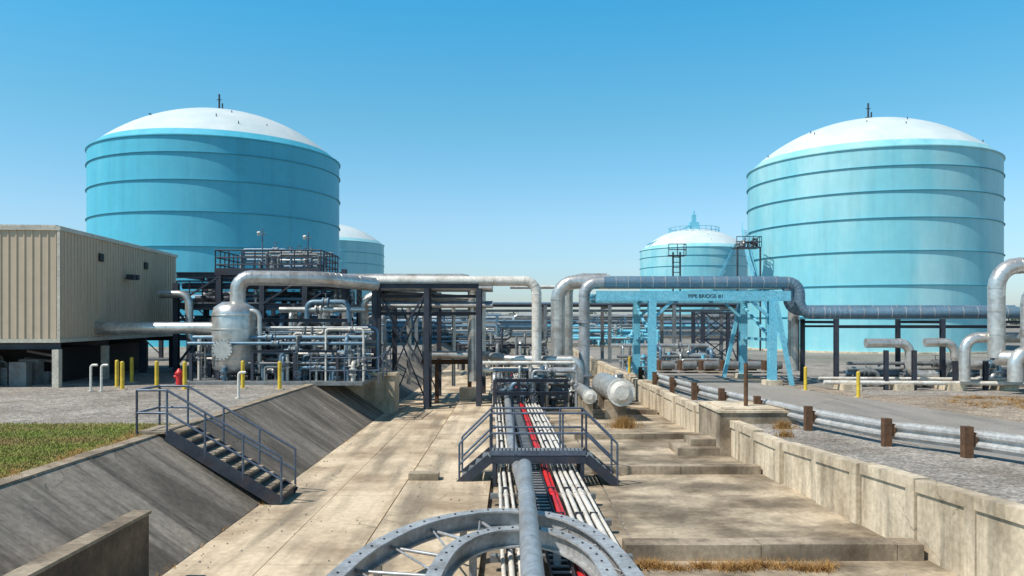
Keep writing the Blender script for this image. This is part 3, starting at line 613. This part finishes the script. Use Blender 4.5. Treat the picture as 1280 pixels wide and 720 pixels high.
# ---- right hand pipes
g=Obj('insulated_pipe_loops'); p=g.P('large_loops','silver'); 
pipe(p,[(21.8,36,2.6),(21.8,36,6.75),(27,36,6.75)],.36,bend=1.0,n=22,bands=.9)
pipe(p,[(22.9,35.5,1.6),(22.9,35.5,5.9),(27,35.5,5.9)],.3,bend=.9,n=22,bands=.9)
pipe(p,[(21.8,36,2.6),(23.4,34.6,2.6),(27,34,2.6)],.34,bend=.7,n=20,bands=.9)
pipe(p,[(16.8,38,3.2),(18.9,38,3.2),(18.9,38,1.7),(20.2,38,1.7)],.22,bend=.5,n=18,bands=.9)
pipe(p,[(19.3,37.4,3.25),(20.7,37.4,3.25),(20.7,37.4,2.2),(22,37.4,2.2)],.2,bend=.5,n=18)
pipe(p,[(20.6,36.4,1.5),(20.6,36.4,3.5),(27,36.4,3.5)],.24,bend=.6,n=18,bands=.9)
pipe(p,[(22.0,35,1.6),(22.0,35,2.9),(24,35,2.9)],.3,bend=.6,n=18)
pipe(g.P('low_lines','white'),[(14.5,37.2,1.4),(27,36.2,1.4)],.1,n=12); pipe(g.P('low_lines','white'),[(14.5,37.8,1.55),(27,36.9,1.55)],.07,n=12)
s=g.P('supports','steel')
for x in (17.3,18.6,20.5,21.9,23.3): ibeam(s,(x,37.0,RZ),(x,37.0,2.4 if x>20 else 2.9),.18)
clutter(g,16.5,26,38.5,41,RZ,2.2,40,41,rs=(.05,.14),mats=('silver','machine','bluegrey','machine'))
for x in (15.2,17.6,20,22.4): box(g.P('pads','wall'),x,x+.8,36.6,37.9,RZ,RZ+.3)
g.done()
def truss(name,x0,x1,y0,y1,zb,zt,nl,m='steel',w=.18):
    o=Obj(name); s=o.P('frame',m)
    for x in (x0,x1):
        for y in (y0,y1): ibeam(s,(x,y,zb),(x,y,zt),w)
    for k in range(nl+1):
        z=zb+(zt-zb)*k/nl
        if k: 
            for y in (y0,y1): beam(s,(x0,y,z-.1),(x1,y,z-.1),.12,.12)
            for x in (x0,x1): beam(s,(x,y0,z-.1),(x,y1,z-.1),.12,.12)
        if k<nl:
            z2=zb+(zt-zb)*(k+1)/nl
            for y in (y0,y1): beam(s,(x0,y-.06,z),(x1,y-.06,z2),.08,.08); beam(s,(x1,y+.06,z),(x0,y+.06,z2),.08,.08)
            for x in (x0,x1): beam(s,(x,y0,z),(x,y1,z2),.08,.08)
    return o
g=truss('truss_tower',13.6,16.2,57,60,RZ,4.9,2,w=.26); g.done()
g=rack('pipe_rack',-12,17,60,65,1.0,[5.3],sp=4.8,pipes=9,seed=9,cm='machine',mats=('bluegrey','steel','machine'),brace=False); g.done()
g=rack('pipe_rack',-45,-13,52,57,LZ,[4.2,5.6],sp=4,pipes=6,seed=11,mats=('blue','bluegrey','steel')); g.done()
g=rack('pipe_rack',-24,-2,104,110,1.0,[3.6,4.8],sp=4,pipes=6,seed=12,cm='bluegrey',mats=('bluegrey','machine','silver')); clutter(g,-18,-2,96,103,1.2,4.3,60,50,rs=(.1,.22),mats=('silver','machine','bluegrey')); g.done()  # columns coloured blue-grey, distance haze painted into them
g=rack('pipe_rack',4,26,106,110,1.0,[3.4,4.6],sp=4,pipes=5,seed=14,cm='bluegrey',mats=('bluegrey','machine','blue')); clutter(g,6,18,96,103,1.2,3.8,50,51,rs=(.1,.22),mats=('silver','blue','machine')); g.done()  # blue-grey column colour stands in for haze over the distance
g=Obj('distant_pipework'); clutter(g,-60,60,135,170,1.0,5.2,150,90,rs=(.15,.4),mats=('machine','bluegrey','silver')); 
k=g.P('equipment_sheds','machine')
for i in range(16):
    x=-70+i*9+R.uniform(-3,3); y=R.uniform(200,260); w_=R.uniform(2,5); h=R.uniform(2.5,4.4); box(k,x,x+w_,y,y+4,1,1+h); box(k,x-.2,x+w_+.2,y-.2,y+4.2,1+h,1.2+h)
g.done()
g=Obj('pump_station'); clutter(g,6.8,13.5,50,56,RZ,2.6,32,61,rs=(.06,.16),mats=('blue','bluegrey','silver','machine')); 
mm=g.P('pump_housings','wood'); 
for k in range(6): 
    x=9+k*1.3; box(mm,x,x+.8,49,49.8,RZ+.15,RZ+.75); cyl(g.P('motors','machine'),(x+.1,48.7,RZ+.5),(x+.9,48.7,RZ+.5),.25)
g.done()
g=Obj('pump_station'); clutter(g,-14,-8.5,48,54,LZ,4.6,60,62,rs=(.06,.2),mats=('machine','bluegrey','silver','machine')); g.done()
g=Obj('pump_station'); clutter(g,-4,2.5,56,63,.6,3.6,45,63,rs=(.06,.15),mats=('silver','machine','steel'))
g.done()
g=Obj('access_mast'); s=g.P('mast','steel'); 
for x in (15.9,16.6): cyl(s,(x,79,RZ),(x,79,11.0),.09)
z=1.5
while z<11: cyl(s,(15.9,79,z),(16.6,79,z),.04,n=6); z+=.5
box(s,15.4,17.1,78.6,79.6,10.6,10.7); railing(s,[(15.4,78.6,10.7),(17.1,78.6,10.7),(17.1,79.6,10.7)],sp=.8,r=.04); g.done()
g=Obj('tank_access_platform'); s=g.P('frame','steel'); box(s,23.6,26.2,84,86,11.9,12.0); railing(s,[(23.6,84,12),(26.2,84,12),(26.2,86,12)],sp=.8,r=.04); clutter(g,23.7,26,84.2,85.8,12.0,12.9,10,71,rs=(.05,.12),mats=('silver','steel'))
for x in (23.7,26.1): cyl(s,(x,84.1,RZ),(x,84.1,11.9),.1); 
g.done()
def bollard(x,y,z,h=1.05):
    g=Obj('yellow_bollard'); p=g.P('post','yellow'); cyl(p,(x,y,z-.05),(x,y,z+h),.075,n=16); lathe(p,[(.075,z+h),(.06,z+h+.04),(.01,z+h+.06)],x,y,16); box(g.P('footing','wall'),x-.15,x+.15,y-.15,y+.15,z-.05,z+.03); g.done()
for x,y in ((-15.8,32),(-15.1,31),(-13.9,31.3),(-12.6,30.8),(-10.6,31.5),(-9.0,31),(-16.4,34.5)): bollard(x,y,LZ)
for x,y in ((14.5,33.5),(6.9,47),(13.5,36.8)): bollard(x,y,RZ)
def vpost(x,y,z,h):
    g=Obj('vent_pipe'); p=g.P('pipe','white'); pipe(p,[(x,y,z),(x,y,z+h),(x+.25,y,z+h)],.045,bend=.1,n=8); cyl(p,(x,y,z),(x,y,z+.04),.1); g.done()
for x,y,h in ((-15.9,30.2,1.0),(-15.5,30.2,1.0),(-9.4,27.5,.9)): vpost(x,y,LZ,h)
g=Obj('fire_hydrant'); p=g.P('body','red'); cyl(p,(-13.4,32.2,LZ),(-13.4,32.2,LZ+.6),.12); cyl(p,(-13.4,32.2,LZ+.6),(-13.4,32.2,LZ+.75),.14,.04); cyl(p,(-13.6,32.2,LZ+.42),(-13.2,32.2,LZ+.42),.06); flange(p,(-13.4,32.2,LZ+.56),(0,0,1),.17); flange(p,(-13.4,32.2,LZ+.05),(0,0,1),.18); g.done()
g=Obj('marker_post'); p=g.P('post','wood'); cyl(p,(7.6,26,1.5),(7.6,26,2.9),.07,n=10); g.done()
def tuft(name,pts,seed,h=(.1,.3)):
    r=random.Random(seed); g=Obj(name); p=g.P('blades','straw')
    for x,y,z,n,s in pts:
        for k in range(n):
            a=r.uniform(0,6.28); rr=r.gauss(0,s*.5); bx=x+rr*math.cos(a); by=y+rr*math.sin(a)*.6; hh=r.uniform(*h); l=r.uniform(.05,.25); b=r.uniform(0,6.28); w=.008
            quads(p,[(bx-w,by,z),(bx+w,by,z),(bx+l*math.cos(b),by+l*math.sin(b),z+hh)],[(0,1,2)])
    g.done()
tuft('dry_grass_tuft',[(2.2+R.random()*3.3,13.7+R.uniform(-.15,.15),.05,60,.28) for k in range(34)],3,(.04,.16))
tuft('dry_grass_tuft',[(4.4,31.5,.05,900,.55)],4,(.15,.55))
tuft('dry_grass_tuft',[(8.1,23.9,RZ,400,.35),(7.6,22.2,RZ,150,.3)],5,(.1,.3))
tuft('dry_grass_tuft',[(-8.55+R.uniform(-.3,.1),6+k*.45,LZ,70,.3) for k in range(30)],6,(.04,.12))
tuft('dry_grass_tuft',[(17+R.random()*14,28+R.random()*6,RZ,70,.8) for k in range(70)],7,(.04,.15))
tuft('dry_grass_tuft',[(-5.95+R.uniform(-.1,.1),13+R.random()*20,.02,12,.12) for k in range(30)],8,(.03,.1))
g=Obj('tree_line'); p=g.P('foliage','leaf'); b=g.P('trunks','bark')
r=random.Random(5)
for k in range(220):
    x=-440+k*4.0+r.uniform(-3,3); y=560+r.uniform(-25,25); H=r.uniform(6,10); cyl(b,(x,y,1),(x,y,H*.6),.25,.1,n=5)
    for q in range(90):
        a=r.uniform(0,6.28); rr=r.random()**.5*4.2; z=r.uniform(.1,1)*H; rr*=1.1-abs(z/H-.5)*.8; c=Vector((x+rr*math.cos(a),y+rr*math.sin(a),z)); s=r.uniform(.5,1.1)
        u=Vector((r.gauss(0,1),r.gauss(0,1),r.gauss(0,1))).normalized()*s; v=u.orthogonal().normalized()*s
        quads(p,[c-u,c+v,c+u*.8,c-v],[(0,1,2,3)])
g.done((0,560,1))
# ------------------------------------------------------------------ light / sky / camera
sd=Vector((-.50,-.28,.80)).normalized(); el=math.asin(sd.z); az=math.atan2(sd.x,sd.y)
su=bpy.data.lights.new('sun','SUN'); su.energy=5.0; su.angle=math.radians(.5); su.color=(1,.955,.88)
so=bpy.data.objects.new('sun',su); scene.collection.objects.link(so); so.rotation_euler=(-sd).to_track_quat('-Z','Y').to_euler()
w=bpy.data.worlds.new('World'); scene.world=w; w.use_nodes=True; nt=w.node_tree; N=nt.nodes; bg=N['Background']
sk=N.new('ShaderNodeTexSky'); sk.sky_type='NISHITA'; sk.sun_disc=False; sk.sun_elevation=el; sk.sun_rotation=az%(2*math.pi); sk.air_density=1.0; sk.dust_density=.6; sk.ozone_density=1.6
tc=N.new('ShaderNodeTexCoord'); sp=N.new('ShaderNodeSeparateXYZ'); nt.links.new(tc.outputs['Generated'],sp.inputs[0])
cr=N.new('ShaderNodeValToRGB'); E=cr.color_ramp.elements; E[0].position=0; E[0].color=(.47,.55,.70,1); E[1].position=1; E[1].color=(.2,.28,.32,1)
for pos,c in ((.12,(.54,.70,.77)),(.24,(.38,.76,.77)),(.39,(.19,.85,.95)),(.6,(.2,.42,.48))):
    e=E.new(pos); e.color=(*c,1)
nt.links.new(sp.outputs['Z'],cr.inputs[0])
mx=N.new('ShaderNodeMix'); mx.data_type='RGBA'; mx.blend_type='MULTIPLY'; mx.inputs[0].default_value=1
nt.links.new(sk.outputs[0],mx.inputs[6]); nt.links.new(cr.outputs[0],mx.inputs[7])
vm=N.new('ShaderNodeVectorMath'); vm.operation='SCALE'; vm.inputs['Scale'].default_value=1.4
nt.links.new(mx.outputs[2],vm.inputs[0]); nt.links.new(vm.outputs[0],bg.inputs[0]); bg.inputs[1].default_value=.15
cam=bpy.data.cameras.new('camera'); co=bpy.data.objects.new('camera',cam); scene.collection.objects.link(co); scene.camera=co
co.location=(0,0,4.3); co.rotation_euler=(math.radians(90),0,0); cam.lens=28.125; cam.sensor_width=36; cam.shift_y=.03125; cam.clip_end=8000; cam.clip_start=.1
scene.view_settings.view_transform='Standard'; scene.view_settings.look='None'; scene.view_settings.exposure=0
